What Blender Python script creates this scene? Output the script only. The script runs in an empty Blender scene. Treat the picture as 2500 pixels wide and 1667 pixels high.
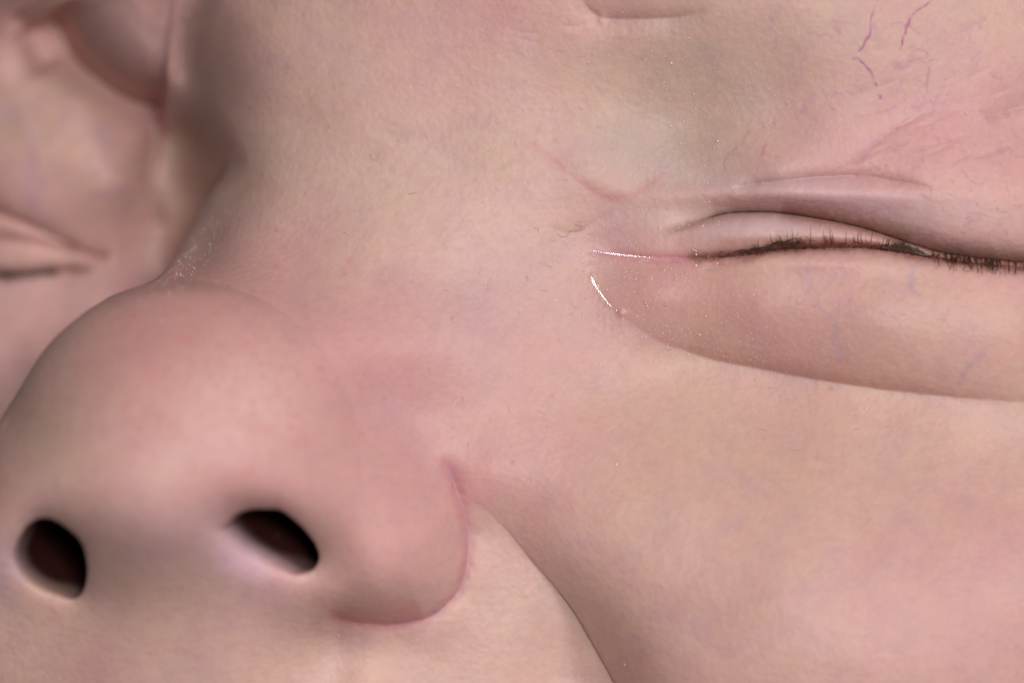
import bpy, math
import numpy as np

# ------------------------------------------------------------------ camera, light, exposure
S = 0.036 / 2500.0          # metres per unit of the working grid (36 mm across the frame)
DIST = 0.20                 # macro working distance
scene = bpy.context.scene
col = scene.collection

cam_d = bpy.data.cameras.new('camera')
cam = bpy.data.objects.new('camera', cam_d)
col.objects.link(cam)
cam.location = (0, 0, DIST)
cam_d.sensor_width = 36
cam_d.lens = 200
cam_d.clip_start = 0.01
cam_d.clip_end = 20
cam_d.dof.use_dof = True
cam_d.dof.focus_distance = DIST - 10 * S
cam_d.dof.aperture_fstop = 26
scene.camera = cam

world = bpy.data.worlds.new('World')
scene.world = world
world.use_nodes = True
bg = world.node_tree.nodes['Background']
bg.inputs['Color'].default_value = (1.0, 0.92, 0.85, 1)
bg.inputs['Strength'].default_value = 0.055


def area(name, loc, size, power, color):
    d = bpy.data.lights.new(name, 'AREA')
    d.shape = 'DISK'
    d.size = size
    d.energy = power
    d.color = color
    o = bpy.data.objects.new(name, d)
    col.objects.link(o)
    o.location = loc
    v = np.array(loc, float)
    from mathutils import Vector
    o.rotation_euler = Vector((-v[0], -v[1], -v[2])).to_track_quat('-Z', 'Y').to_euler()
    return o


area('flash_right', (0.32, 0.17, 0.38), 0.10, 1.18, (1.0, 0.965, 0.94))
area('flash_front', (0.07, 0.07, 0.48), 0.11, 1.76, (1.0, 0.98, 0.96))
scene.view_settings.view_transform = 'Standard'
scene.view_settings.look = 'None'
scene.view_settings.exposure = 0.0
scene.view_settings.gamma = 1.0
scene.render.engine = 'CYCLES'
scene.cycles.caustics_refractive = False
scene.cycles.caustics_reflective = False

# ------------------------------------------------------------------ maths helpers
rng = np.random.default_rng(7)


def sstep(a, b, x):
    t = np.clip((x - a) / (b - a), 0, 1)
    return t * t * (3 - 2 * t)


def smooth_line(pts, n=6):
    p = np.array(pts, float)
    if len(p) < 3:
        return p
    q = np.vstack([2 * p[0] - p[1], p, 2 * p[-1] - p[-2]])
    out = []
    for i in range(1, len(q) - 2):
        for k in range(n):
            t = k / n
            out.append(0.5 * ((2 * q[i]) + (-q[i - 1] + q[i + 1]) * t + (2 * q[i - 1] - 5 * q[i] + 4 * q[i + 1] - q[i + 2]) * t * t
                              + (-q[i - 1] + 3 * q[i] - 3 * q[i + 1] + q[i + 2]) * t ** 3))
    out.append(p[-1])
    return np.array(out)


def line_dist(x, y, pts, n=6):
    """distance, signed side (+ = right-hand side when walking the line in image axes, y down), parameter 0..1"""
    p = smooth_line(pts, n)
    best = np.full(x.shape, 1e9)
    side = np.zeros(x.shape)
    par = np.zeros(x.shape)
    seg = np.hypot(*(p[1:] - p[:-1]).T)
    cum = np.concatenate([[0], np.cumsum(seg)]) / seg.sum()
    for i in range(len(p) - 1):
        a, b = p[i], p[i + 1]
        d = b - a
        L2 = d @ d + 1e-9
        t = np.clip(((x - a[0]) * d[0] + (y - a[1]) * d[1]) / L2, 0, 1)
        ex = x - a[0] - t * d[0]
        ey = y - a[1] - t * d[1]
        dd = ex * ex + ey * ey
        m = dd < best
        best = np.where(m, dd, best)
        side = np.where(m, d[0] * (y - a[1]) - d[1] * (x - a[0]), side)
        par = np.where(m, cum[i] + t * (cum[i + 1] - cum[i]), par)
    return np.sqrt(best), np.sign(side), par


def lattice(x, y, scale, seed):
    g = np.random.default_rng(seed).uniform(-1, 1, (256, 256))
    u = x / scale + 1000.0
    v = y / scale + 1000.0
    i = np.floor(u).astype(int)
    j = np.floor(v).astype(int)
    fu = u - i
    fv = v - j
    fu = fu ** 3 * (fu * (fu * 6 - 15) + 10)
    fv = fv ** 3 * (fv * (fv * 6 - 15) + 10)
    a = g[i & 255, j & 255]
    b = g[(i + 1) & 255, j & 255]
    c = g[i & 255, (j + 1) & 255]
    d = g[(i + 1) & 255, (j + 1) & 255]
    return (a * (1 - fu) + b * fu) * (1 - fv) + (c * (1 - fu) + d * fu) * fv


def fbm(x, y, scale, octv, seed, rot=0.5):
    s = 0
    amp = 1
    tot = 0
    for k in range(octv):
        c, sn = math.cos(rot + k * 1.3), math.sin(rot + k * 1.3)
        s = s + amp * lattice(c * x - sn * y, sn * x + c * y, scale / 2 ** k, seed + k)
        tot += amp
        amp *= 0.55
    return s / tot


def tps_fit(pts, lam=40.0):
    p = np.array(pts, float)
    xy = p[:, :2] / 1000
    n = len(p)
    r = np.hypot(xy[:, None, 0] - xy[None, :, 0], xy[:, None, 1] - xy[None, :, 1])
    K = np.where(r > 0, r * r * np.log(r + 1e-12), 0) + np.eye(n) * lam * 1e-5
    P = np.hstack([np.ones((n, 1)), xy])
    A = np.block([[K, P], [P.T, np.zeros((3, 3))]])
    w = np.linalg.solve(A, np.concatenate([p[:, 2], np.zeros(3)]))
    return xy, w


def tps_eval(fit, x, y):
    xy, w = fit
    X = x / 1000
    Y = y / 1000
    out = w[-3] + w[-2] * X + w[-1] * Y
    for (a, b), k in zip(xy, w[:-3]):
        r2 = (X - a) ** 2 + (Y - b) ** 2
        out = out + k * 0.5 * r2 * np.log(r2 + 1e-12)
    return out


# ------------------------------------------------------------------ big forms of the face (grid units, z towards the camera)
FRONT = [
    # forehead and brow
    (480, -250, -420), (800, -300, -150), (1300, -350, -20), (1900, -350, 10), (2500, -350, -120),
    (480, 0, -430), (545, 0, -320), (640, 0, -225), (800, 0, -125), (1000, 0, -40), (1250, 0, 20), (1600, 0, 75), (1950, 0, 85), (2250, 0, 40), (2500, 0, -60),
    (450, 150, -560), (520, 150, -410), (580, 150, -285), (660, 150, -190), (750, 150, -130), (900, 150, -65), (1150, 150, -10), (1450, 150, 10), (1800, 150, 40), (2150, 150, 60), (2500, 150, -30),
    (440, 300, -660), (510, 300, -490), (570, 300, -330), (640, 300, -230), (730, 300, -155), (850, 300, -85), (1100, 300, -25), (1400, 300, -5), (1650, 300, -15), (1900, 300, 40), (2200, 300, 50), (2500, 300, -30),
    (570, 420, -330), (640, 420, -210), (740, 430, -120), (900, 430, -50), (1150, 430, 5), (1400, 430, 10), (1600, 430, 0), (1900, 430, 85), (2250, 430, 90), (2500, 450, 40),
    (470, 578, -330), (560, 578, -140), (720, 578, -30), (900, 578, 25), (1100, 578, 35), (1300, 578, 15), (1450, 600, -18), (1650, 600, 15), (1900, 560, 70), (2200, 600, 85), (2500, 640, 50),
    # nose supratip and tip
    (390, 700, -40), (500, 700, 90), (700, 700, 130), (900, 700, 105), (1100, 700, 60), (1300, 700, 25), (1450, 700, 5),
    (150, 850, 180), (250, 830, 330), (400, 830, 400), (600, 850, 400), (800, 850, 300), (1000, 850, 170), (1200, 850, 90), (1450, 850, 20),
    (40, 1000, 300), (170, 1000, 460), (350, 1000, 545), (550, 1000, 525), (750, 1000, 390), (900, 1000, 235), (1030, 1010, 135), (1200, 1000, 100), (1450, 1000, 60),
    (0, 1150, 420), (200, 1150, 570), (400, 1150, 600), (600, 1150, 545), (800, 1150, 415), (950, 1150, 280), (1060, 1150, 150), (1200, 1160, 125), (1400, 1200, 140),
    (-150, 1150, 200), (-200, 1350, 300), (0, 1300, 440), (250, 1300, 545), (400, 1300, 560), (550, 1300, 490), (800, 1300, 400), (950, 1300, 330), (1060, 1300, 235), (1160, 1300, 90), (1250, 1400, 80),
    (-200, 1500, 200), (0, 1480, 260), (200, 1460, 350), (400, 1460, 370), (600, 1460, 300), (800, 1450, 300), (930, 1440, 290), (1040, 1420, 220), (1140, 1460, 85),
    (820, 1560, 130), (980, 1560, 95), (1200, 1560, 60),
    (-200, 1700, 60), (0, 1660, 170), (300, 1660, 235), (600, 1640, 200), (900, 1660, 120), (1200, 1700, 50), (1400, 1660, 10),
    (1380, 1330, 150), (1480, 1480, 160), (1600, 1640, 190), (1700, 1500, 230),
    # bag under the eye, cheek
    (1600, 720, 50), (1850, 740, 100), (2150, 790, 135), (2450, 820, 110),
    (1650, 900, 5), (1900, 980, 40), (2150, 1030, 75), (2450, 1060, 55),
    (1650, 1150, 130), (2000, 1200, 165), (2350, 1250, 160), (1900, 1450, 270), (2300, 1500, 260), (2500, 1400, 200),
    (1900, 1700, 270), (2400, 1750, 220),
    # beyond the frame
    (3000, 0, -350), (3000, 600, -250), (3000, 1200, -120), (3000, 1800, -150), (300, 2200, -50), (1200, 2300, -100), (2200, 2300, 0),
    (-300, 1900, -100), (1500, 1950, 120), (1200, 1950, 0),
]
BACK = [
    (-700, -300, -1600), (-700, 300, -1700), (-700, 900, -1650), (-700, 1500, -1400),
    (0, -250, -850), (300, -250, -600), (480, -250, -420),
    (-200, 0, -1180), (0, 0, -910), (150, 0, -650), (300, 30, -540), (400, 60, -500), (470, 30, -440),
    (0, 150, -890), (120, 150, -800), (220, 90, -600), (300, 150, -545), (390, 190, -540), (450, 150, -560),
    (-200, 350, -1010), (0, 320, -850), (150, 300, -770), (280, 310, -735), (360, 330, -790), (400, 330, -900), (450, 330, -830), (500, 330, -670), (600, 300, -420),
    (0, 450, -830), (180, 450, -775), (310, 450, -790), (380, 480, -900), (410, 450, -930), (450, 450, -890), (510, 450, -720), (600, 450, -560),
    (-200, 600, -1040), (0, 590, -890), (150, 600, -850), (270, 610, -860), (350, 600, -920), (395, 590, -940), (430, 600, -900), (550, 600, -800),
    (0, 700, -880), (150, 740, -830), (300, 720, -850), (420, 720, -930),
    (-200, 850, -950), (0, 850, -800), (120, 850, -760), (250, 850, -800), (0, 1000, -780), (-200, 1100, -850), (100, 1050, -780), (-300, 1400, -700), (-400, 1700, -500),
]
fitF = tps_fit(FRONT)
fitB = tps_fit(BACK)

XS = np.array([(-900, 560), (-300, 520), (0, 488), (60, 470), (150, 462), (250, 478), (320, 520), (370, 548), (400, 555), (435, 538), (474, 508), (523, 480),
               (564, 460), (611, 438), (643, 416), (668, 396), (684, 376), (696, 348), (706, 315), (719, 276), (738, 245), (757, 214), (784, 180), (814, 145),
               (845, 115), (883, 88), (929, 61), (967, 38), (1002, 15), (1029, 0), (1090, -40), (1200, -130), (1400, -280), (1667, -420), (2600, -700)], float)
_yy = np.arange(-900, 2600, 2.0)
_xx = np.interp(_yy, XS[:, 0], XS[:, 1])
_k = np.hanning(13)
_k /= _k.sum()
_xx = np.convolve(np.pad(_xx, 6, mode='edge'), _k, mode='valid')


def xs_of(y):
    return np.interp(y, _yy, _xx)


_sl = np.gradient(_xx, 2.0)


def slope_of(y):
    return np.interp(y, _yy, _sl)


# creases: points, depth, width on the + side, width on the - side, fade start, fade end (fraction of length), kind
# side + is BELOW the line for a line walked left to right
FISSURE = [(1447, 612), (1475, 617), (1560, 627), (1650, 632), (1720, 633), (1790, 629), (1850, 622), (1900, 614), (2000, 609), (2100, 608), (2180, 616), (2283, 634), (2350, 645), (2420, 652), (2500, 660), (2750, 700)]
LIDFOLD = [(1590, 577), (1612, 571), (1655, 559), (1693, 543), (1732, 530), (1770, 520), (1808, 516), (1859, 515), (1910, 518), (1961, 525), (2027, 537), (2079, 548), (2130, 561), (2181, 577), (2232, 594), (2283, 609), (2350, 622), (2420, 631), (2500, 639), (2700, 676)]
BAG = [(1436, 668), (1450, 694), (1472, 727), (1500, 757), (1530, 780), (1570, 808), (1612, 835), (1657, 850), (1753, 880), (1868, 902), (1944, 917), (2078, 939), (2174, 952), (2289, 965), (2404, 974), (2560, 985)]
NASO = [(1125, 1200), (1150, 1218), (1183, 1240), (1221, 1276), (1259, 1318), (1297, 1364), (1336, 1408), (1374, 1454), (1412, 1506), (1443, 1559), (1474, 1613), (1500, 1662), (1535, 1740), (1570, 1850), (1590, 2000)]
ALA = [(1070, 1105), (1098, 1150), (1114, 1199), (1129, 1245), (1139, 1299), (1141, 1345), (1133, 1398), (1114, 1444), (1083, 1479), (1045, 1506), (999, 1517), (953, 1523), (896, 1521), (838, 1511), (790, 1500)]
CORNER = [(1280, 340), (1296, 353), (1349, 393), (1394, 429), (1438, 464), (1483, 484), (1523, 484), (1559, 464), (1604, 433), (1640, 420)]
FOLD2 = [(1770, 470), (1792, 460), (1845, 447), (1912, 440), (1979, 433), (2037, 429), (2113, 430), (2180, 440), (2247, 452), (2310, 470)]
DIAG = [(2030, 430), (2091, 393), (2136, 353), (2162, 330), (2225, 295), (2262, 275), (2330, 272), (2400, 285)]
BROW = [(1385, -60), (1412, -15), (1438, 22), (1461, 40), (1487, 46), (1559, 46), (1626, 45), (1690, 36), (1750, 15)]
FARBROW = [(120, 20), (134, 45), (147, 80), (165, 116), (192, 156), (228, 187), (277, 223), (321, 246), (366, 258), (410, 264)]
FARLID = [(-60, 500), (0, 518), (67, 545), (134, 576), (188, 603), (232, 618), (285, 621)]
FARLID2 = [(-60, 578), (0, 580), (67, 585), (134, 598), (200, 611)]
FARFISS = [(-80, 668), (0, 672), (54, 671), (112, 667), (179, 661), (240, 655)]
NOSEWALL = [(395, 285), (388, 330), (378, 380), (369, 420), (369, 450), (379, 482), (388, 527), (394, 575)]

# folds: line, side of the overhanging lip (+1 = right-hand side of the walk with y down), overhang, lip drop and width,
# broad slope depth and width on the lip side, depth and width on the other side, fade in, fade out
FOLDS_F = [
    (FISSURE, 1, 3, 14, 7, 8, 22, 66, 15, 0.08, 1.0),
    (LIDFOLD, -1, 6, 66, 20, 40, 55, 50, 16, 0.22, 1.0),
    (BAG, -1, 0, 36, 24, 20, 80, 0, 95, 0.10, 1.0),
    (NASO, -1, 6, 42, 22, 60, 100, 0, 90, 0.0, 1.0),
    (ALA, 1, 1, 26, 13, 16, 36, 0, 26, 0.12, 0.94),
    (BROW, -1, 0, 15, 18, 10, 60, 0, 34, 0.35, 0.7),
    (FOLD2, -1, 0, 12, 8, 6, 24, 2, 14, 0.15, 0.75),
]
FOLDS_B = [
    (FARBROW, -1, 8, 160, 46, 220, 90, -90, 60, 0.1, 0.92),
    (FARLID, -1, 3, 22, 9, 10, 24, 0, 16, 0.0, 0.9),
    (FARLID2, -1, 2, 18, 8, 6, 18, 0, 14, 0.0, 0.85),
    (FARFISS, 1, 3, 14, 8, 8, 20, 30, 18, 0.0, 0.75),
]
CREASES_F = [
    (CORNER, 5, 18, 24, 0.25, 0.8),
    (DIAG, 4, 8, 12, 0.2, 0.6),
    ([(1327, 545), (1371, 567), (1416, 567), (1461, 536), (1505, 522)], 4, 9, 9, .2, .8),
    ([(860, 305), (979, 335), (1046, 357), (1090, 384), (1144, 420), (1190, 440)], 6, 18, 34, .3, .7),
    ([(2400, 300), (2448, 275), (2520, 255), (2600, 250)], 14, 14, 24, .2, .9),
    ([(2120, 480), (2200, 470), (2300, 500)], 3, 14, 14, .3, .7),
    ([(1700, 662), (1740, 655), (1800, 640), (1860, 628)], 9, 7, 9, .3, .7),
    ([(1480, 630), (1560, 637), (1640, 640), (1700, 645)], 4, 5, 6, .3, .7),
    ([(840, 850), (900, 925), (960, 1000), (1030, 1080), (1100, 1160)], 26, 60, 70, .4, .5),
    ([(1750, 900), (1800, 1000), (1820, 1100)], 3, 40, 40, .3, .7),
]
_wr = np.random.default_rng(5)
for _k in range(26):      # fine wrinkles of the brow skin and the lids
    if _k < 18:
        _x, _y, _a, _l = _wr.uniform(2050, 2480), _wr.uniform(200, 430), _wr.uniform(-0.55, -0.05), _wr.uniform(60, 170)
    elif _k < 22:
        _x, _y, _a, _l = _wr.uniform(1470, 1640), _wr.uniform(636, 665), _wr.uniform(-0.05, 0.15), _wr.uniform(50, 110)
    else:
        _x, _y, _a, _l = _wr.uniform(1180, 1450), _wr.uniform(40, 140), _wr.uniform(-0.1, 0.3), _wr.uniform(60, 140)
    CREASES_F.append(([(_x, _y), (_x + _l / 2, _y + _l / 2 * math.sin(_a) + _wr.uniform(-5, 5)), (_x + _l, _y + _l * math.sin(_a))], _wr.uniform(1.0, 2.6), _wr.uniform(3, 6), _wr.uniform(4, 9), .3, .7))
CREASES_B = [
    (NOSEWALL, 50, 14, 14, 0.3, 0.85),
    ([(495, -60), (491, 0), (469, 36), (451, 71), (442, 116), (446, 170), (440, 220)], 36, 14, 48, 0.0, 0.8),
    ([(482, 80), (480, 112), (478, 134), (462, 165)], 14, 10, 10, 0.3, 0.7),
    ([(30, 20), (58, 67), (89, 125), (120, 185)], 70, 34, 40, 0.2, 0.8),
]
SOFT = {id(BAG): lambda t: (0.10 + 0.95 * sstep(0.08, 0.42, t)) * (1 - 0.6 * sstep(0.66, 1.0, t)),
        id(NASO): lambda t: 0.12 + 0.88 * sstep(0.05, 0.55, t),
        id(FISSURE): lambda t: 0.25 + 0.75 * sstep(0.1, 0.42, t),
        id(ALA): lambda t: 1 - 0.55 * sstep(0.5, 0.9, t)}


def near(x, y, pts, R):
    p = np.array(pts)
    return (x > p[:, 0].min() - R) & (x < p[:, 0].max() + R) & (y > p[:, 1].min() - R) & (y < p[:, 1].max() + R)


def fade(t, f0, f1):
    k = np.ones(t.shape)
    if f0 > 0:
        k *= sstep(0, f0, t)
    if f1 < 1:
        k *= 1 - sstep(f1, 1, t)
    return k


def carve(x, y, lst):
    out = np.zeros(x.shape)
    for pts, depth, wp, wm, f0, f1 in lst:
        m = near(x, y, pts, 4 * max(wp, wm))
        if not m.any():
            continue
        xm, ym = x[m], y[m]
        wob = fbm(xm, ym, 26, 2, 91) * 2.2
        d, s, t = line_dist(xm + wob, ym + wob, pts, 5)
        r = d / np.where(s > 0, wp, wm)
        out[m] -= depth * fade(t, f0, f1) * np.exp(-r * (r / (r + 0.6)) * 1.15)
    return out


def fold(x, y, lst, want_shift=False):
    """height of the folds, and how far their overhanging lips slide over the other side"""
    out = np.zeros(x.shape)
    sx = np.zeros(x.shape)
    sy = np.zeros(x.shape)
    for pts, lip, A, D, wz, Db, wb, Do, wo, f0, f1 in lst:
        m = near(x, y, pts, 4.5 * max(wb, wo, wz, 3 * A))
        if not m.any():
            continue
        xm, ym = x[m], y[m]
        wob = fbm(xm, ym, 34, 2, 91) * 1.6
        d, s, t = line_dist(xm + wob, ym + wob, pts, 5)
        if lip < 0:
            s = -s
        k = fade(t, f0, f1)
        if id(pts) in SOFT:
            k = k * SOFT[id(pts)](t)
        cusp = 1.0 if (pts is FISSURE or pts is LIDFOLD) else 0.0
        up = -D * np.exp(-(d / wz)) - Db * np.exp(-(d / wb) * (d / (d + 0.35 * wb)) * 1.2)
        if cusp:
            lo = -Do * np.exp(-(d / wo) * (d / (d + 0.5 * wo)) * 1.2) - (D * 0.6) * np.exp(-(d / 5.0)) - 0.55 * Db * np.exp(-(d / (0.7 * wb)))
        else:
            lo = -(D + Db + Do) * np.exp(-(d / wo) * ((d + 0.15 * wo) / (d + 0.6 * wo)) * 1.3)
        out[m] += k * np.where(s > 0, up, lo)
        if want_shift:
            # direction away from the line, by finite differences of the distance
            e = 1.0
            d1, _, _ = line_dist(xm + wob + e, ym + wob, pts, 5)
            d2, _, _ = line_dist(xm + wob, ym + wob + e, pts, 5)
            gx, gy = d1 - d, d2 - d
            nn = np.hypot(gx, gy) + 1e-6
            a = np.where((s > 0) & (d > 1.2), A * k * np.exp(-(d / (2.6 * A + 2)) ** 2), 0)
            sx[m] -= a * gx / nn
            sy[m] -= a * gy / nn
    return (out, sx, sy) if want_shift else out


def gauss(x, y, cx, cy, rx, ry, ang=0.0):
    c, s = math.cos(ang), math.sin(ang)
    u = (x - cx) * c + (y - cy) * s
    v = -(x - cx) * s + (y - cy) * c
    return np.exp(-0.5 * ((u / rx) ** 2 + (v / ry) ** 2))


NOS_N = [(548, 1292), (572, 1264), (610, 1249), (650, 1248), (684, 1251), (727, 1284), (750, 1310), (766, 1334), (773, 1362), (758, 1387), (719, 1395), (681, 1380), (628, 1353), (583, 1324)]
NOS_F = [(66, 1290), (92, 1272), (124, 1272), (161, 1294), (190, 1322), (203, 1355), (207, 1395), (200, 1434), (180, 1455), (145, 1448), (96, 1429), (57, 1398), (38, 1360), (46, 1325)]
pores = []
for _i in range(-16, 17):
    for _j in range(-12, 13):
        _px = 540 + 27 * _i + 13 * (_j % 2) + rng.normal(0, 5)
        _py = 920 + 25 * _j + rng.normal(0, 5)
        if rng.random() < math.exp(-((_px - 560) / 260) ** 2 - ((_py - 930) / 170) ** 2):
            pores.append((_px, _py))


def poly_sd(x, y, poly):
    p = smooth_line(list(poly) + [poly[0]], 3)
    d, _, _ = line_dist(x, y, p, 1)
    ins = np.zeros(x.shape, bool)
    n = len(p) - 1
    for i in range(n):
        a, b = p[i], p[i + 1]
        c = ((a[1] > y) != (b[1] > y)) & (x < (b[0] - a[0]) * (y - a[1]) / (b[1] - a[1] + 1e-9) + a[0])
        ins ^= c
    return np.where(ins, d, -d)


def z_front(x, y):
    z = tps_eval(fitF, x, y)
    # the round tip of the nose
    dd = np.sqrt((x - 432) ** 2 + (y - 1130) ** 2)
    ball = 140 + np.sqrt(np.clip(448.0 ** 2 - dd ** 2, 0, None)) - 2.5 * np.clip(dd - 448, 0, None)
    ball = np.where(x < 432, np.maximum(ball, 140 - 0.6 * np.clip(dd - 448, 0, None)), ball)
    kk = 50.0 + 20 * sstep(400, 800, x)
    both = 0.5 * (z + ball + np.sqrt((z - ball) ** 2 + kk ** 2))
    wb_ = (1 - sstep(1180, 1380, y)) * sstep(620, 720, y)
    z = z * (1 - wb_) + both * wb_
    z = z + carve(x, y, CREASES_F) + fold(x, y, FOLDS_F)
    # rolled folds
    z = z + 20 * gauss(x, y, 1900, 478, 230, 20, 0.0)                  # roll above the lid crease
    z = z + 10 * gauss(x, y, 2000, 640, 300, 16, 0.03)                   # lower lid rim
    z = z + 18 * gauss(x, y, 1850, 565, 200, 30, 0.06)                   # lid itself
    z = z + 9 * gauss(x, y, 1478, 450, 60, 28, 0.3)
    z = z - 46 * gauss(x, y, 800, 1370, 55, 70, 0.4)                     # hollow beside the nostril
    z = z - 55 * gauss(x, y, 625, 1305, 75, 50, 0.6)                     # nostril funnel
    z = z - 28 * gauss(x, y, 130, 1370, 90, 95, 0.9)
    z = z - 10 * gauss(x, y, 260, 1400, 45, 80, 0.2)
    z = z - 14 * gauss(x, y, 800, 1600, 60, 80, 0.8)
    z = z + 6 * gauss(x, y, 1470, 48, 8, 8) + 7 * gauss(x, y, 1517, 764, 6, 6)
    z = z + 4 * fbm(x, y, 190, 2, 5)
    z = z + 0.12 * fbm(x, y, 22, 3, 15)
    return z


def z_back(x, y):
    z = tps_eval(fitB, x, y)
    z = z + carve(x, y, CREASES_B) + fold(x, y, FOLDS_B)
    z = z + 10 * fbm(x, y, 150, 3, 45)
    return z


# ------------------------------------------------------------------ sampling grid
rows = np.concatenate([np.linspace(-700, -70, 32), np.arange(-60, 1732, 2.7), np.linspace(1740, 2450, 34)])
NR = len(rows)
Y1 = rows
xs = xs_of(Y1)
g = sstep(385, 470, Y1) * (1 - sstep(1500, 1900, Y1))
overlap = 90.0
NL0, NL1, NW, NF, NF2 = 26, 215, 26, 900, 28
NC = NL0 + NL1 + NW + NF + NF2
X = np.zeros((NR, NC))
Z = np.zeros((NR, NC))
U = np.zeros((NR, NC))      # 0 back layer, 1 front layer
Yg = np.repeat(Y1[:, None], NC, 1)
L0 = np.minimum(-50, xs - 200)
Lend = xs + g * overlap - (1 - g) * 8
Fst = xs + (1 - g) * 8
for c in range(NL0):
    X[:, c] = -900 + (L0 + 900) * c / NL0
for c in range(NL1):
    X[:, NL0 + c] = L0 + (Lend - L0) * c / (NL1 - 1)
a0 = NL0 + NL1
b0 = a0 + NW
for c in range(NF):
    t = c / (NF - 1)
    X[:, b0 + c] = Fst + (2570 - Fst) * (0.88 * t + 0.12 * t ** 2.5)
for c in range(NF2):
    X[:, b0 + NF + c] = 2570 + 900 * (c + 1) / NF2
XL = X[:, :a0]
YL = Yg[:, :a0]
XF = X[:, b0:]
YF = Yg[:, b0:]
zbL = z_back(XL, YL)
zfF = z_front(XF, YF)
gl = g[:, None]
xsc = xs[:, None]


def blendH(x, y, zb, zf):
    s = sstep(-80, 60, x - xs_of(y))
    return zb * (1 - s) + zf * s


# the two layers are one height field at the root of the nose
mL = XL > xsc - 120
zfL = np.array(zbL)
zfL[mL] = z_front(XL[mL], YL[mL])
HL = blendH(XL, YL, zbL, zfL)
mF = XF < xsc + 120
zbF = np.array(zfF)
zbF[mF] = z_back(XF[mF], YF[mF])
HF = blendH(XF, YF, zbF, zfF)
# roll of the nose away from the eye at its outline
dperp = np.clip((XF - xsc), 0, None) / np.sqrt(1 + slope_of(Y1)[:, None] ** 2)
wr = 30 + 60 * sstep(640, 900, Y1)[:, None]
Rr = 60 * (1 - sstep(690, 780, Y1)[:, None])
q = np.clip(1 - dperp / wr, 0, 1)
roll = Rr * (1 - np.sqrt(np.clip(1 - q ** 2, 0, 1)))
Z[:, :a0] = gl * zbL + (1 - gl) * HL
Z[:, b0:] = gl * (zfF - roll) + (1 - gl) * HF
U[:, b0:] = 1
for c in range(NW):
    t = (c + 1) / (NW + 1)
    ang = t * math.pi / 2
    # hidden side wall of the nose, curving from the far cheek round to the outline
    X[:, a0 + c] = (1 - g) * (X[:, a0 - 1] * (1 - t) + X[:, b0] * t) + g * (X[:, a0 - 1] + (X[:, b0] - X[:, a0 - 1]) * (1 - math.cos(ang)))
    Z[:, a0 + c] = (1 - g) * (Z[:, a0 - 1] * (1 - t) + Z[:, b0] * t) + g * (Z[:, a0 - 1] + (Z[:, b0] - Z[:, a0 - 1]) * math.sin(ang))
    U[:, a0 + c] = t
# falling away towards the sides of the head
for dd_ in (np.clip(X - 2700, 0, None), np.clip(-200 - X, 0, None), np.clip(Yg - 1950, 0, None), np.clip(-200 - Yg, 0, None)):
    Z -= dd_ ** 2 / 900.0

PX, PY, PZ = X.copy(), Yg.copy(), Z.copy()
front = U > 0.99
for msk, lst in ((U > 0.99, FOLDS_F), (U < 0.01, FOLDS_B)):
    _, sx_, sy_ = fold(X[msk], Yg[msk], lst, True)
    PX[msk] += sx_
    PY[msk] += sy_
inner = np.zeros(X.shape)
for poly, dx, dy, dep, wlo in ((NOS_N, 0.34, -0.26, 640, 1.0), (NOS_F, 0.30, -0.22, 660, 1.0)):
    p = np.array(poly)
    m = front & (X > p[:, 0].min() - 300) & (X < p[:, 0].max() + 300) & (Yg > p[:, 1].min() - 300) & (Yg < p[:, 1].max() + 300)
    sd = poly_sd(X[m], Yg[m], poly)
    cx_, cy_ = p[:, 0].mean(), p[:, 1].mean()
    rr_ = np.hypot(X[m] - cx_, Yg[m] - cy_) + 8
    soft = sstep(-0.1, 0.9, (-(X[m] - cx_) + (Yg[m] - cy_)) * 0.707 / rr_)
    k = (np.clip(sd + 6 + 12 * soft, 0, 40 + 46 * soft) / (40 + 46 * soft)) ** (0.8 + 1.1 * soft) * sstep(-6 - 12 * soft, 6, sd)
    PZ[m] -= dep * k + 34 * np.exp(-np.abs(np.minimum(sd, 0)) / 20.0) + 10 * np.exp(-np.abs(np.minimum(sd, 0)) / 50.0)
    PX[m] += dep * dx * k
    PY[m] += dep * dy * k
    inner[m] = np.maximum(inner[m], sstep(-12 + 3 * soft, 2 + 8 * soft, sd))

# ------------------------------------------------------------------ pigment of the skin, with some shade painted into its colour
x, y = X, Yg
n1 = fbm(x, y, 330, 4, 201)
n2 = fbm(x, y, 210, 4, 301, 1.1)
n3 = fbm(x, y, 70, 4, 401, 0.3)
n4 = fbm(x, y, 18, 3, 501, 0.9)


def rgb(*c):
    return np.array(c, float)


base = rgb(0.620, 0.392, 0.330)
C = np.ones(x.shape + (3,)) * base


def mix(w, colr):
    global C
    w = np.clip(w, 0, 1)[..., None]
    C = C * (1 - w) + rgb(*colr) * w


PINK = (0.590, 0.305, 0.300)
YEL = (0.570, 0.385, 0.300)
OLIVE = (0.400, 0.295, 0.235)
PURP = (0.470, 0.290, 0.350)
RED = (0.520, 0.235, 0.205)
PALE = (0.665, 0.475, 0.405)
mix(0.35 + 0.9 * n1, PINK)
mix(0.10 + 0.8 * n2, YEL)
mix(0.05 + 0.45 * n3, PURP)
mix(0.35 * fbm(x, y, 110, 3, 611) - 0.05, (0.56, 0.26, 0.25))
G = lambda *a: gauss(x, y, *a)
fr = sstep(0.4, 0.9, U)
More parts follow.
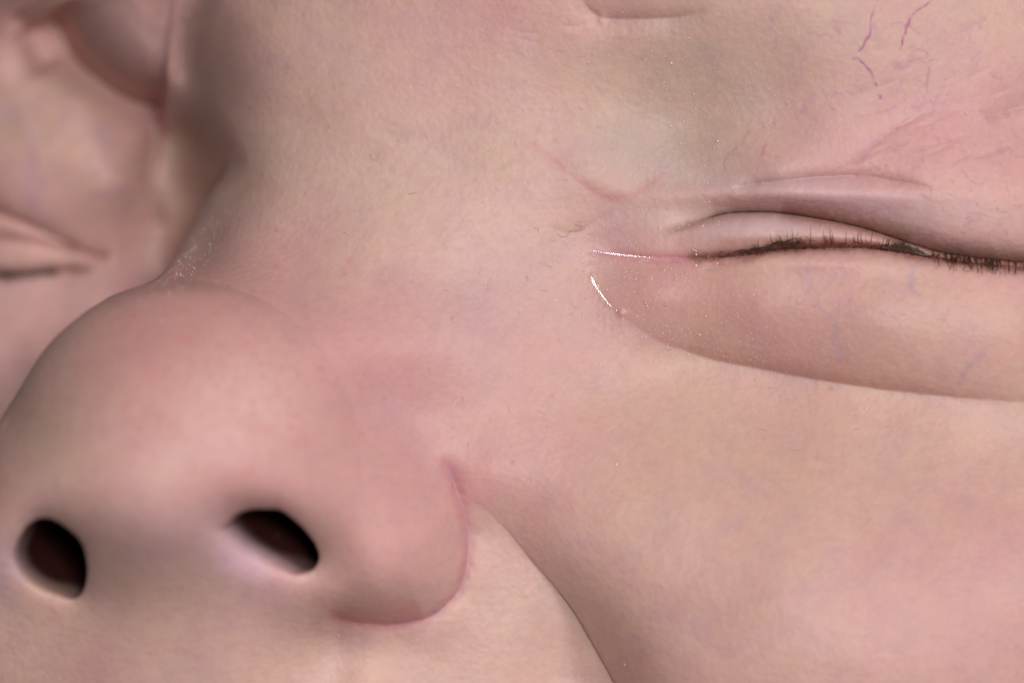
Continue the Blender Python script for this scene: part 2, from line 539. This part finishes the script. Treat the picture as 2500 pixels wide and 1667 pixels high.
# regions seen in the skin, a few with painted shade
mix(0.75 * fr * G(560, 950, 330, 190, 0.3), PINK)
mix(0.55 * fr * G(590, 950, 130, 90, 0.3), PALE)
mix(0.45 * fr * G(980, 1010, 50, 130, -0.6), PURP)  # mauve tone that also paints shade into the nose-cheek valley
mix(0.50 * fr * G(380, 800, 170, 90, -0.4), RED)
mix(0.55 * fr * G(1080, 900, 260, 200, 0.4), PINK)
mix(0.60 * fr * G(900, 1350, 160, 160), PINK)
mix(0.40 * fr * G(1150, 740, 120, 130, 0.4), PURP)
mix(0.50 * fr * G(950, 480, 260, 130, 0.3), PALE)
mix(0.45 * fr * G(1000, 220, 200, 150, 0.3), PALE)
mix(0.75 * G(470, 300, 60, 190, 0.12), OLIVE)  # olive tone, with the shade beside the nose root painted in
mix(0.62 * fr * (G(1680, 260, 150, 190, -0.5) + 0.6 * n3 * G(1680, 260, 160, 200)), OLIVE)
mix(0.45 * fr * G(1560, 380, 90, 60, 0.5), (0.42, 0.34, 0.33))
mix(0.28 * fr * G(1470, 220, 90, 70, 0.2), (0.64, 0.41, 0.30))
mix(0.5 * fr * G(1480, 50, 110, 40), PINK)
mix(0.35 * fr * G(1880, 120, 300, 150, 0.1), OLIVE)
mix(0.28 * fr * G(1900, 780, 300, 120, 0.2), RED)
mix(0.25 * fr * G(1650, 700, 110, 100, 0.2), RED)
mix(0.45 * fr * G(2000, 1050, 420, 110, 0.1), YEL)
mix(0.35 * fr * G(1650, 1150, 200, 240, 0.1), YEL)
mix(0.50 * fr * G(2350, 1560, 330, 220, 0.1), PINK)
mix(0.60 * fr * G(2370, 380, 200, 120, 0.2), PINK)
mix(0.40 * fr * G(2150, 330, 160, 50, -0.5), (0.62, 0.33, 0.35))
mix(0.70 * fr * G(1900, 560, 230, 32, 0.05), (0.54, 0.40, 0.43))
mix(0.65 * fr * G(2080, 485, 280, 30, 0.12), (0.53, 0.38, 0.41))
mix(0.35 * fr * G(800, 1640, 300, 80, 0.0), (0.66, 0.45, 0.38))
mix(0.60 * fr * G(1250, 1500, 120, 120, 0.8), PALE)
mix(0.50 * fr * G(440, 1330, 130, 90, 0.0), (0.57, 0.34, 0.36))
mix(0.75 * fr * G(590, 1365, 70, 40, 0.6), (0.66, 0.45, 0.55))
mix(0.60 * fr * G(5, 1370, 40, 60, 0.0), (0.66, 0.45, 0.55))
mix(0.45 * fr * G(70, 1000, 110, 180, 0.3), (0.46, 0.31, 0.25))  # painted shade where the nose curves away at its left edge
mix(0.6 * (1 - fr) * G(60, 800, 200, 140), (0.66, 0.38, 0.39))
mix(0.40 * (1 - fr) * G(330, 90, 110, 110), (0.60, 0.38, 0.37))


def stroke(pts, w, strength, colr, bead=0.0, seed=0, layer=1, wob=3.0):
    p = np.array(pts, float)
    R = 4 * w + 8
    m = (x > p[:, 0].min() - R) & (x < p[:, 0].max() + R) & (y > p[:, 1].min() - R) & (y < p[:, 1].max() + R) & ((U > 0.5) == bool(layer))
    xm, ym = x[m], y[m]
    d, s, t = line_dist(xm + wob * lattice(xm, ym, 16, seed + 11), ym + wob * lattice(xm, ym, 14, seed + 12), pts, 4)
    k = np.exp(-(d / w) ** 2) * strength * sstep(0, 0.06, t) * (1 - sstep(0.94, 1, t))
    if bead:
        k *= np.clip(1 - bead + 1.6 * bead * (0.5 + 0.5 * lattice(xm, ym, 13, seed + 3) + 0.3 * lattice(xm, ym, 30, seed + 5)), 0, 1.3)
    k = np.clip(k, 0, 1)[:, None]
    C[m] = C[m] * (1 - k) + rgb(*colr) * k


WINE = (0.36, 0.10, 0.23)
stroke([(2138, 10), (2132, 30), (2126, 55), (2122, 85), (2112, 108), (2096, 128)], 2.6, 0.85, WINE, 0.8, 1)
stroke([(2076, 150), (2094, 143), (2108, 155), (2121, 172), (2134, 200), (2142, 215)], 3.0, 0.9, WINE, 0.8, 2)
for k_ in range(80):     # thin twigs of veins fanning out under the brow skin
    vx, vy = rng.uniform(1700, 2480), rng.uniform(20, 560)
    va = rng.uniform(-0.5, 0.5) + (1.6 if k_ % 2 else 0.1)
    ln = rng.uniform(30, 110)
    vp = [(vx, vy), (vx + ln * 0.5 * math.cos(va) + rng.uniform(-9, 9), vy + ln * 0.5 * math.sin(va) + rng.uniform(-9, 9)), (vx + ln * math.cos(va), vy + ln * math.sin(va))]
    stroke(vp, rng.uniform(2, 4) * (2.5 if k_ % 3 == 0 else 1), rng.uniform(0.2, 0.5) * (0.6 if k_ % 3 == 0 else 1), (0.43, 0.18, 0.29), 0.8, 70 + k_, 1, 7.0)
stroke([(2150, 232), (2147, 246)], 4.0, 0.85, WINE, 0, 3)
stroke([(2285, -10), (2262, 12), (2248, 20), (2230, 32), (2220, 48), (2210, 78), (2206, 100), (2196, 130)], 3.0, 1.0, WINE, 0.75, 4)
stroke([(2215, 112), (2228, 120), (2222, 145), (2214, 160), (2180, 166)], 7, 0.35, WINE, 0.6, 5)
stroke([(2232, 118), (2255, 125), (2262, 139), (2228, 145)], 2.6, 0.4, WINE, 0.3, 6)
stroke([(2268, 160), (2264, 190), (2262, 215), (2258, 245)], 2.8, 0.5, WINE, 0.5, 7)
stroke([(1770, 420), (1768, 395), (1785, 370), (1815, 345), (1835, 310)], 2.6, 0.45, WINE, 0.5, 8)
stroke([(1868, 350), (1858, 385)], 2.4, 0.5, WINE, 0.2, 9)
stroke([(1810, 205), (1800, 235)], 3.0, 0.4, WINE, 0.5, 10)
stroke([(1842, 270), (1852, 290), (1868, 315)], 2.4, 0.4, WINE, 0.6, 13)
stroke([(2196, 40), (2180, 62), (2150, 78), (2130, 95)], 4, 0.28, (0.42, 0.25, 0.36), 0.4, 14)
stroke([(2060, 400), (2091, 393), (2136, 353), (2162, 330), (2200, 305)], 9, 0.45, (0.50, 0.22, 0.27), 0.6, 15)
for q_, sd_ in (([(1965, 640), (1970, 680), (1975, 720)], 20), ([(2020, 760), (2045, 800), (2040, 840), (2058, 885)], 21), ([(2230, 640), (2225, 680), (2232, 720)], 22), ([(2405, 860), (2370, 890), (2340, 940)], 23)):
    stroke(q_, 9, 0.6, (0.44, 0.28, 0.34), 0.5, sd_)
for q_, sd_ in (([(0, 260), (60, 300), (80, 380), (60, 470)], 30), ([(110, 430), (90, 480), (80, 510)], 31), ([(240, 300), (260, 380), (230, 440)], 32), ([(310, 440), (280, 470), (220, 480)], 33)):
    stroke(q_, 12, 0.42, (0.46, 0.30, 0.40), 0.4, sd_, 0)
# redness in the folds, brown lash line, painted shade of the lid fold
stroke(ALA, 15, 0.6, (0.52, 0.19, 0.23), 0.3, 40)
stroke([(800, 1500), (870, 1500), (950, 1498), (1030, 1480)], 24, 0.6, (0.52, 0.20, 0.18), 0.1, 41)
stroke(CORNER, 13, 0.5, (0.56, 0.27, 0.25), 0.15, 42)
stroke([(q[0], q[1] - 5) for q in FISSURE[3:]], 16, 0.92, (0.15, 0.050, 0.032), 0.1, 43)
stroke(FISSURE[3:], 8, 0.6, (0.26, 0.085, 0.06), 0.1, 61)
stroke([(1447, 612), (1475, 617), (1560, 628), (1650, 633), (1690, 634)], 11, 0.65, (0.52, 0.20, 0.26), 0.2, 44)
stroke([(1530, 782), (1570, 808), (1612, 835)], 16, 0.3, (0.54, 0.32, 0.38), 0.3, 45)
stroke(LIDFOLD, 10, 0.6, (0.30, 0.14, 0.09), 0.1, 46)  # shade in the lid crease, painted as brown
stroke([(1900, 512), (2000, 528), (2079, 543), (2130, 556), (2181, 573), (2232, 592)], 21, 0.8, (0.29, 0.115, 0.075), 0.1, 47)  # shaded underside of the overhanging fold, put into the colour
stroke([(2232, 590), (2283, 604), (2350, 616), (2420, 625), (2520, 634)], 20, 0.5, (0.34, 0.14, 0.10), 0.1, 48)  # same painted shade continued above the outer lashes
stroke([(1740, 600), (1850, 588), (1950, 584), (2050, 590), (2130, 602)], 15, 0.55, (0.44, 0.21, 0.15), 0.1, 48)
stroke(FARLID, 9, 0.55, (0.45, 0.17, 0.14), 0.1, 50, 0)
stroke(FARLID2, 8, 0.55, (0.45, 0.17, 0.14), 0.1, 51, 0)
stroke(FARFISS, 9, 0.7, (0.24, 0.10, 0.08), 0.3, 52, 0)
stroke([(1085, 1120), (1110, 1150), (1150, 1195), (1190, 1235)], 22, 0.3, (0.58, 0.27, 0.33), 0.3, 53)
stroke([(900, 1170), (925, 1164), (955, 1175), (975, 1190)], 5, 0.3, (0.60, 0.22, 0.26), 0.3, 54)
stroke([(1522, 890), (1530, 960), (1520, 1080), (1496, 1180), (1485, 1300), (1478, 1370)], 5, 0.16, (0.50, 0.33, 0.20), 0.2, 55)
mix(0.08 + 0.22 * n4, (0.46, 0.25, 0.23))
mix(0.15 * fbm(x, y, 8, 2, 711), (0.70, 0.50, 0.45))
mix(0.20 * fbm(x, y, 45, 3, 721) , (0.44, 0.24, 0.30))
# pores of the nose tip, little spots
for i, (cx, cy) in enumerate(pores):
    m = (abs(x - cx) < 30) & (abs(y - cy) < 30) & (U > 0.9)
    k = (rng.uniform(0.2, 0.5) * gauss(x[m], y[m], cx, cy, 4.5 + 2 * (i % 3) / 2, 5 + 2 * (i % 2)))[:, None]
    C[m] = C[m] * (1 - k) + rgb(0.55, 0.22, 0.20) * k
for cx, cy, r, st in ((2028, 948, 5, .7), (1252, 1128, 6, .6), (1103, 776, 4, .6), (1348, 966, 4, .5), (1107, 1042, 5, .35), (1005, 690, 3, .4), (1393, 768, 3, .6), (1995, 1118, 6, .35), (1260, 18, 5, .5), (973, 344, 3, .6), (1162, 440, 4, .5), (612, 265, 4, .5), (673, 562, 5, .5), (2392, 68, 4, .4)):
    m = (abs(x - cx) < 30) & (abs(y - cy) < 30)
    k = (0.6 * st * gauss(x[m], y[m], cx, cy, 0.8 * r, 0.8 * r))[:, None]
    C[m] = C[m] * (1 - k) + rgb(0.34, 0.12, 0.10) * k
mix(inner, (0.034, 0.010, 0.008))  # nostril insides near black: their shade is painted over the dark red
C = np.clip(C, 0.005, 0.9)
# moisture: near the tear duct and on the grazing bridge
wet = np.clip(0.7 * G(1570, 624, 100, 10, 0.06) + 0.8 * G(1480, 720, 60, 14, 0.95)  + 0.5 * G(440, 620, 60, 60) + 0.7 * G(1930, 436, 110, 7, -0.12) + 0.4 * G(2215, 300, 30, 10, -0.5), 0, 1) * (U > 0.9) - inner


# ------------------------------------------------------------------ mesh building
def unproject(px, py, pz):
    zm = pz * S
    k = S * (DIST - zm) / DIST
    return np.stack([(px - 1250.0) * k, -(py - 833.5) * k, zm], -1)


def mesh_obj(name, verts, faces, material, parent=None, smooth=True, fsize=4):
    me = bpy.data.meshes.new(name)
    verts = np.ascontiguousarray(verts, dtype=np.float32)
    faces = np.ascontiguousarray(faces, dtype=np.int32)
    me.vertices.add(len(verts))
    me.vertices.foreach_set('co', verts.ravel())
    me.loops.add(faces.size)
    me.loops.foreach_set('vertex_index', faces.ravel())
    me.polygons.add(len(faces))
    me.polygons.foreach_set('loop_start', np.arange(0, faces.size, faces.shape[1], dtype=np.int32))
    me.update(calc_edges=True)
    me.validate()
    me.polygons.foreach_set('use_smooth', np.full(len(me.polygons), smooth))
    me.materials.append(material)
    o = bpy.data.objects.new(name, me)
    col.objects.link(o)
    if parent:
        o.parent = parent
    return o


def principled(name):
    m = bpy.data.materials.new(name)
    m.use_nodes = True
    nt = m.node_tree
    return m, nt, nt.nodes['Principled BSDF']


skin, nt, b = principled('newborn_skin')
at = nt.nodes.new('ShaderNodeAttribute')
at.attribute_name = 'skin_pigment_shade'
wt = nt.nodes.new('ShaderNodeAttribute')
wt.attribute_name = 'moisture'
tc = nt.nodes.new('ShaderNodeTexCoord')


def noise(scale, detail=3.0, rough=0.6):
    n = nt.nodes.new('ShaderNodeTexNoise')
    n.inputs['Scale'].default_value = scale
    n.inputs['Detail'].default_value = detail
    n.inputs['Roughness'].default_value = rough
    nt.links.new(tc.outputs['Object'], n.inputs['Vector'])
    return n


nA = noise(2600)
nB = noise(9000, 2)
vor = nt.nodes.new('ShaderNodeTexVoronoi')
vor.inputs['Scale'].default_value = 4200
nt.links.new(tc.outputs['Object'], vor.inputs['Vector'])
bp1 = nt.nodes.new('ShaderNodeBump')
bp1.inputs['Strength'].default_value = 0.5
bp1.inputs['Distance'].default_value = 0.000014
nt.links.new(nA.outputs['Fac'], bp1.inputs['Height'])
bp2 = nt.nodes.new('ShaderNodeBump')
bp2.inputs['Strength'].default_value = 0.5
bp2.inputs['Distance'].default_value = 0.000028
nt.links.new(vor.outputs['Distance'], bp2.inputs['Height'])
nt.links.new(bp1.outputs['Normal'], bp2.inputs['Normal'])
bp3 = nt.nodes.new('ShaderNodeBump')
bp3.inputs['Strength'].default_value = 0.5
bp3.inputs['Distance'].default_value = 0.00002
nt.links.new(nB.outputs['Fac'], bp3.inputs['Height'])
nt.links.new(bp2.outputs['Normal'], bp3.inputs['Normal'])
nt.links.new(bp3.outputs['Normal'], b.inputs['Normal'])
nt.links.new(at.outputs['Color'], b.inputs['Base Color'])
mr = nt.nodes.new('ShaderNodeMapRange')
mr.inputs['To Min'].default_value = 0.52
mr.inputs['To Max'].default_value = 0.16
nt.links.new(wt.outputs['Fac'], mr.inputs['Value'])
nt.links.new(mr.outputs['Result'], b.inputs['Roughness'])
ms = nt.nodes.new('ShaderNodeMapRange')
ms.inputs['From Min'].default_value = -0.7
ms.inputs['From Max'].default_value = 0.0
ms.inputs['To Min'].default_value = 0.0
ms.inputs['To Max'].default_value = 0.35
nt.links.new(wt.outputs['Fac'], ms.inputs['Value'])
nt.links.new(ms.outputs['Result'], b.inputs['Specular IOR Level'])
b.inputs['Subsurface Weight'].default_value = 0.55
b.inputs['Subsurface Radius'].default_value = (1.0, 0.35, 0.2)
b.inputs['Subsurface Scale'].default_value = 0.0016
b.inputs['Specular IOR Level'].default_value = 0.35

idx = np.arange(NR * NC).reshape(NR, NC)
quads = np.stack([idx[:-1, :-1], idx[1:, :-1], idx[1:, 1:], idx[:-1, 1:]], -1).reshape(-1, 4)
P = unproject(PX, PY, PZ).reshape(-1, 3)
person = mesh_obj('person', P, quads, skin)
person['label'] = 'newborn baby with scrunched closed eyes, small button nose and creased pink skin'
person['category'] = 'baby'
ca = person.data.attributes.new('skin_pigment_shade', 'FLOAT_COLOR', 'POINT')
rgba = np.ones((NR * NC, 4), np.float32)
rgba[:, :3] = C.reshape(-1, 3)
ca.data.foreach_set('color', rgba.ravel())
wa = person.data.attributes.new('moisture', 'FLOAT', 'POINT')
wa.data.foreach_set('value', wet.astype(np.float32).ravel())

# ------------------------------------------------------------------ hair
hair_m, hnt, hb = principled('dark_lash_hair')
hb.inputs['Base Color'].default_value = (0.060, 0.036, 0.020, 1)
hb.inputs['Roughness'].default_value = 0.35
fuzz_m, fnt, fb = principled('fine_body_hair')
fb.inputs['Base Color'].default_value = (0.30, 0.19, 0.14, 1)
fb.inputs['Roughness'].default_value = 0.45


def interp_surface(px, py, layer=1):
    f = z_front if layer else z_back
    return f(np.array(px, float), np.array(py, float))


def tubes(strands, sides=5):
    """strands: list of (Nx3 grid-unit points, radius start, radius end)"""
    V, F, o = [], [], 0
    for pts, r0, r1 in strands:
        P3 = unproject(pts[:, 0], pts[:, 1], pts[:, 2])
        n = len(P3)
        T = np.gradient(P3, axis=0)
        T /= np.linalg.norm(T, axis=1, keepdims=True) + 1e-12
        ref = np.array([0.3, 0.2, 1.0])
        A = np.cross(T, ref)
        A /= np.linalg.norm(A, axis=1, keepdims=True) + 1e-12
        B = np.cross(T, A)
        r = (np.linspace(0, 1, n) ** 1.3 * (r1 - r0) + r0)[:, None] * S
        for k in range(sides):
            a = 2 * math.pi * k / sides
            V.append(P3 + r * (A * math.cos(a) + B * math.sin(a)))
        base_ = o
        for k in range(sides):
            k2 = (k + 1) % sides
            i = np.arange(n - 1)
            F.append(np.stack([base_ + k * n + i, base_ + k2 * n + i, base_ + k2 * n + i + 1, base_ + k * n + i + 1], -1))
        o += sides * n
    return np.vstack(V), np.vstack(F)


fl = smooth_line(FISSURE, 8)


def fiss_y(xx):
    return np.interp(xx, fl[:, 0], fl[:, 1])


def strand(x0, y0, dx, dy, bend, lift, z0, n=7):
    t = np.linspace(0, 1, n)
    L = math.hypot(dx, dy)
    nx, ny = -dy / L, dx / L
    off = bend * np.sin(t * math.pi)
    px = x0 + dx * t + nx * off
    py = y0 + dy * t + ny * off
    return np.stack([px, py, z0 + lift * t], -1)


lashes = []
r2 = np.random.default_rng(21)
# stuck-together lashes near the inner corner, lying along the lid edge
for i in range(44):
    xx = 1725 + 225 * r2.beta(2.0, 1.2)
    yy = fiss_y(xx) - 8 - 10 * sstep(1700, 1900, xx) + r2.uniform(-4, 4)
    z0 = float(interp_surface([xx], [yy])[0])
    lashes.append((strand(xx, yy, r2.uniform(14, 45), r2.uniform(-12, 4), r2.uniform(-6, 6), r2.uniform(4, 10), z0 + 4), r2.uniform(0.9, 1.7), 0.35))
# short upright lashes along the lid
for i in range(40):
    xx = r2.uniform(1840, 2200)
    yy = fiss_y(xx) - 12 + r2.uniform(-4, 4)
    z0 = float(interp_surface([xx], [yy - 10])[0])
    L = r2.uniform(14, 46) * (1 if r2.random() < .6 else 0.6)
    lashes.append((strand(xx, yy, r2.normal(-5, 6), -L, r2.uniform(-4, 4), r2.uniform(8, 22), z0 + 2), r2.uniform(0.7, 1.1), 0.2))
for i in range(42):
    xx = r2.uniform(1860, 2290)
    yy = fiss_y(xx) - 9 + r2.uniform(-3, 5)
    z0 = float(interp_surface([xx], [yy - 4])[0])
    lashes.append((strand(xx, yy, r2.uniform(-22, 22), r2.uniform(-8, 3), r2.uniform(-4, 4), 6, z0 + 4), r2.uniform(0.9, 1.5), 0.4))
# wet dark clump
for i in range(60):
    xx = r2.uniform(2150, 2275)
    yy = fiss_y(xx) - 6
    tx = 2168 + (xx - 2150) * 0.5 + r2.normal(0, 4) if r2.random() < .5 else 2215 + r2.normal(0, 10)
    z0 = float(interp_surface([xx], [yy - 6])[0])
    lashes.append((strand(xx, yy, (tx - xx) * 0.8, -r2.uniform(10, 26), r2.uniform(-3, 3), 8, z0 + 4), r2.uniform(1.2, 2.2), 0.5))
# long outer lashes hanging over the lower lid
for i in range(120):
    xx = r2.uniform(2275, 2640)
    xx += 5 * math.sin(xx * 0.45)
    yy = fiss_y(xx) - 19 + r2.uniform(-4, 3)
    L = r2.uniform(16, 40)
    z0 = float(interp_surface([xx], [yy - 12])[0])
    z1 = float(interp_surface([xx], [yy + L])[0])
    st = strand(xx, yy, r2.normal(2, 6), L, r2.uniform(-4, 4), 0, 0)
    t = np.linspace(0, 1, len(st))
    st[:, 2] = (z0 - 4) * (1 - t) + (z1 + 6) * t + 10 * np.sin(t * math.pi)
    lashes.append((st, r2.uniform(0.8, 1.5), 0.25))
V, F = tubes(lashes)
el = mesh_obj('eyelashes', V, F, hair_m, person)
el['label'] = 'dark damp eyelashes of the nearer eye'

far = []
ff = smooth_line(FARFISS, 6)
for i in range(90):
    xx = r2.uniform(-80, 140)
    yy = np.interp(xx, ff[:, 0], ff[:, 1])
    z0 = float(interp_surface([xx], [yy - 14], 0)[0])
    far.append((strand(xx, yy - 8, r2.normal(-4, 6), r2.uniform(14, 30) * (1 - 0.5 * sstep(40, 150, xx)), r2.uniform(-3, 3), 24, z0 + 4), 1.6, 0.6))
V, F = tubes(far)
el2 = mesh_obj('eyelashes', V, F, hair_m, person)
el2['label'] = 'blurred eyelashes of the farther eye'

# downy hair: stray dark curls and many very fine pale hairs
fine = []
for pts, r in (([(1362, 572), (1372, 578), (1385, 576), (1390, 566), (1410, 563), (1421, 560), (1422, 552), (1412, 549)], 1.1),
               ([(907, 376), (905, 384), (912, 390), (922, 392)], 1.0), ([(901, 412), (905, 408), (910, 413)], 1.0),
               ([(997, 474), (1010, 472), (1018, 471)], 1.1), ([(1187, 372), (1197, 366)], 1.1), ([(838, 568), (852, 574)], 0.9),
               ([(1283, 672), (1290, 680), (1286, 686)], 1.0), ([(1083, 708), (1096, 709)], 0.9), ([(1404, 548), (1414, 552), (1421, 560)], 1.0)):
    pl = smooth_line(pts, 4)
    zz = interp_surface(pl[:, 0], pl[:, 1]) + 3
    fine.append((np.column_stack([pl, zz]), r * 0.42, 0.2))
cx = r2.uniform(600, 2500, 220)
cy = r2.uniform(0, 1100, 220)
zz0 = interp_surface(cx, cy)
for i in range(220):
    a = r2.uniform(-0.6, 0.6) + math.pi * 0.5 * (1 if cx[i] < 1300 else 0.25)
    L = r2.uniform(8, 20)
    fine.append((strand(cx[i], cy[i], L * math.cos(a), L * math.sin(a), r2.uniform(-2, 2), 4, zz0[i] + 0.5, 4), 0.28, 0.15))
V, F = tubes(fine, 4)
fh = mesh_obj('downy_hair', V, F, fuzz_m, person)
fh['kind'] = 'stuff'

# ------------------------------------------------------------------ pale flakes and moisture beads on the skin
fleck_m, knt, kb = principled('dry_white_fleck')
kb.inputs['Base Color'].default_value = (0.80, 0.68, 0.63, 1)
kb.inputs['Roughness'].default_value = 0.15
kb.inputs['Specular IOR Level'].default_value = 0.8


def scatter(n, cx, cy, sx, sy, ang=0.0):
    u = r2.normal(0, sx, n)
    v = r2.normal(0, sy, n)
    c, s = math.cos(ang), math.sin(ang)
    return np.column_stack([cx + u * c - v * s, cy + u * s + v * c])


pts = np.vstack([
    scatter(1300, 1560, 690, 190, 110, 0.35),
    scatter(800, 1350, 620, 200, 110, 0.2),
    scatter(350, 1700, 900, 170, 70, 0.35),
    scatter(600, 1700, 330, 130, 150, 0.2),
    scatter(260, 1200, 480, 300, 160, 0.1),
    scatter(400, 455, 620, 24, 75, 0.62),
    np.column_stack([r2.uniform(600, 2500, 260), r2.uniform(0, 1667, 260)]),
])
ok = (pts[:, 0] > xs_of(pts[:, 1]) + 8) & (pts[:, 0] < 2600)
ok &= ~((pts[:, 1] > 560) & (pts[:, 1] < 625) & (pts[:, 0] > 1700))
pts = pts[ok]
pts = np.vstack([pts, [(1505, 1133), (2114, 997), (1600, 1200), (1425, 768), (355, 277)]])
zz = interp_surface(pts[:, 0], pts[:, 1])
dpp = np.clip(pts[:, 0] - xs_of(pts[:, 1]), 0, None) / np.sqrt(1 + slope_of(pts[:, 1]) ** 2)
wr_ = 30 + 60 * sstep(640, 900, pts[:, 1])
q_ = np.clip(1 - dpp / wr_, 0, 1)
zz = zz - 60 * (1 - sstep(690, 780, pts[:, 1])) * (1 - np.sqrt(np.clip(1 - q_ ** 2, 0, 1))) * sstep(385, 470, pts[:, 1])
rr = r2.gamma(2.6, 0.30, len(pts)) + 0.3
rr[-5:] = (4.5, 3.0, 2.2, 2.4, 0.1)
V, F = [], []
octv = np.array([(1, 0, 0), (-1, 0, 0), (0, 1, 0), (0, -1, 0), (0, 0, 1), (0, 0, -1)], float)
octf = np.array([(0, 2, 4), (2, 1, 4), (1, 3, 4), (3, 0, 4), (2, 0, 5), (1, 2, 5), (3, 1, 5), (0, 3, 5)])
for i in range(len(pts)):
    a = r2.uniform(0, 6.28)
    s_ = rr[i] * np.array([r2.uniform(0.8, 1.6), r2.uniform(0.7, 1.1), 0.7])
    o3 = octv * s_
    rx = o3[:, 0] * math.cos(a) - o3[:, 1] * math.sin(a)
    ry = o3[:, 0] * math.sin(a) + o3[:, 1] * math.cos(a)
    V.append(unproject(pts[i, 0] + rx, pts[i, 1] + ry, zz[i] + 0.4 + o3[:, 2]))
    F.append(octf + 6 * i)
fk = mesh_obj('skin_flakes', np.vstack(V), np.vstack(F), fleck_m, person, smooth=True)
fk['kind'] = 'stuff'

# ------------------------------------------------------------------ tears
water, wnt, wb = principled('clear_tear_water')
wnt.nodes.remove(wb)
w_tr = wnt.nodes.new('ShaderNodeBsdfTransparent')
w_gl = wnt.nodes.new('ShaderNodeBsdfGlossy')
w_gl.inputs['Roughness'].default_value = 0.06
w_mx = wnt.nodes.new('ShaderNodeMixShader')
w_mx.inputs['Fac'].default_value = 0.03
wnt.links.new(w_tr.outputs['BSDF'], w_mx.inputs[1])
wnt.links.new(w_gl.outputs['BSDF'], w_mx.inputs[2])
wnt.links.new(w_mx.outputs['Shader'], wnt.nodes['Material Output'].inputs['Surface'])


def ribbon(path, widths, height, seed, name, flat=0.2, lift=0.0, n=7):
    p = smooth_line(path, n)
    m = len(p)
    T = np.gradient(p, axis=0)
    T /= np.linalg.norm(T, axis=1, keepdims=True)
    N = np.column_stack([-T[:, 1], T[:, 0]])
    w = np.interp(np.linspace(0, 1, m), np.linspace(0, 1, len(widths)), widths)
    K = 12
    sds = 2 * K
    V = []
    for k in range(sds):
        a = 2 * math.pi * k / sds
        off = N * (w * math.cos(a))[:, None]
        z_raw = interp_surface(p[:, 0], p[:, 1])
        # a nearly level water line that follows the crease
        ds_ = np.diff(p, axis=0)
        zc = np.concatenate([[0], np.cumsum(-(ds_[:, 0] * 0.071 - ds_[:, 1] * 0.071))])
        zc = zc + np.max(z_raw - zc) * flat + np.mean(z_raw - zc) * (1 - flat) + lift
        ww = w * (1 + 0.05 * np.sin(np.arange(m) * 0.9 + seed))
        pz = zc + height * np.minimum(1, w / 6) * (math.sin(a) if math.sin(a) > 0 else 8.0 * math.sin(a)) + 1.0
        V.append(unproject(p[:, 0] + off[:, 0], p[:, 1] + off[:, 1], pz))
    F = []
    for k in range(sds):
        k2 = (k + 1) % sds
        i = np.arange(m - 1)
        F.append(np.stack([k * m + i, k2 * m + i, k2 * m + i + 1, k * m + i + 1], -1))
    return mesh_obj(name, np.vstack(V), np.vstack(F), water)


t1 = ribbon([(1441, 664), (1444, 680), (1450, 696), (1462, 714), (1474, 730), (1487, 744), (1500, 756), (1512, 766)], [2.0, 8, 10, 8, 8, 6, 4, 1.0], 2.4, 1, 'tear', 0.7, 4.0)
t1['label'] = 'shiny tear streak lying in the crease below the inner eye corner'
t1['category'] = 'tear'
t2 = ribbon([(1446, 611), (1470, 617), (1500, 621), (1535, 625), (1570, 628), (1600, 630)], [1.0, 2.2, 4, 3, 2, 0.8], 0.9, 2, 'tear', 0.6, 4.0)
t2['label'] = 'thin wet line of tear along the pink inner corner of the eye slit'
t2['category'] = 'tear'
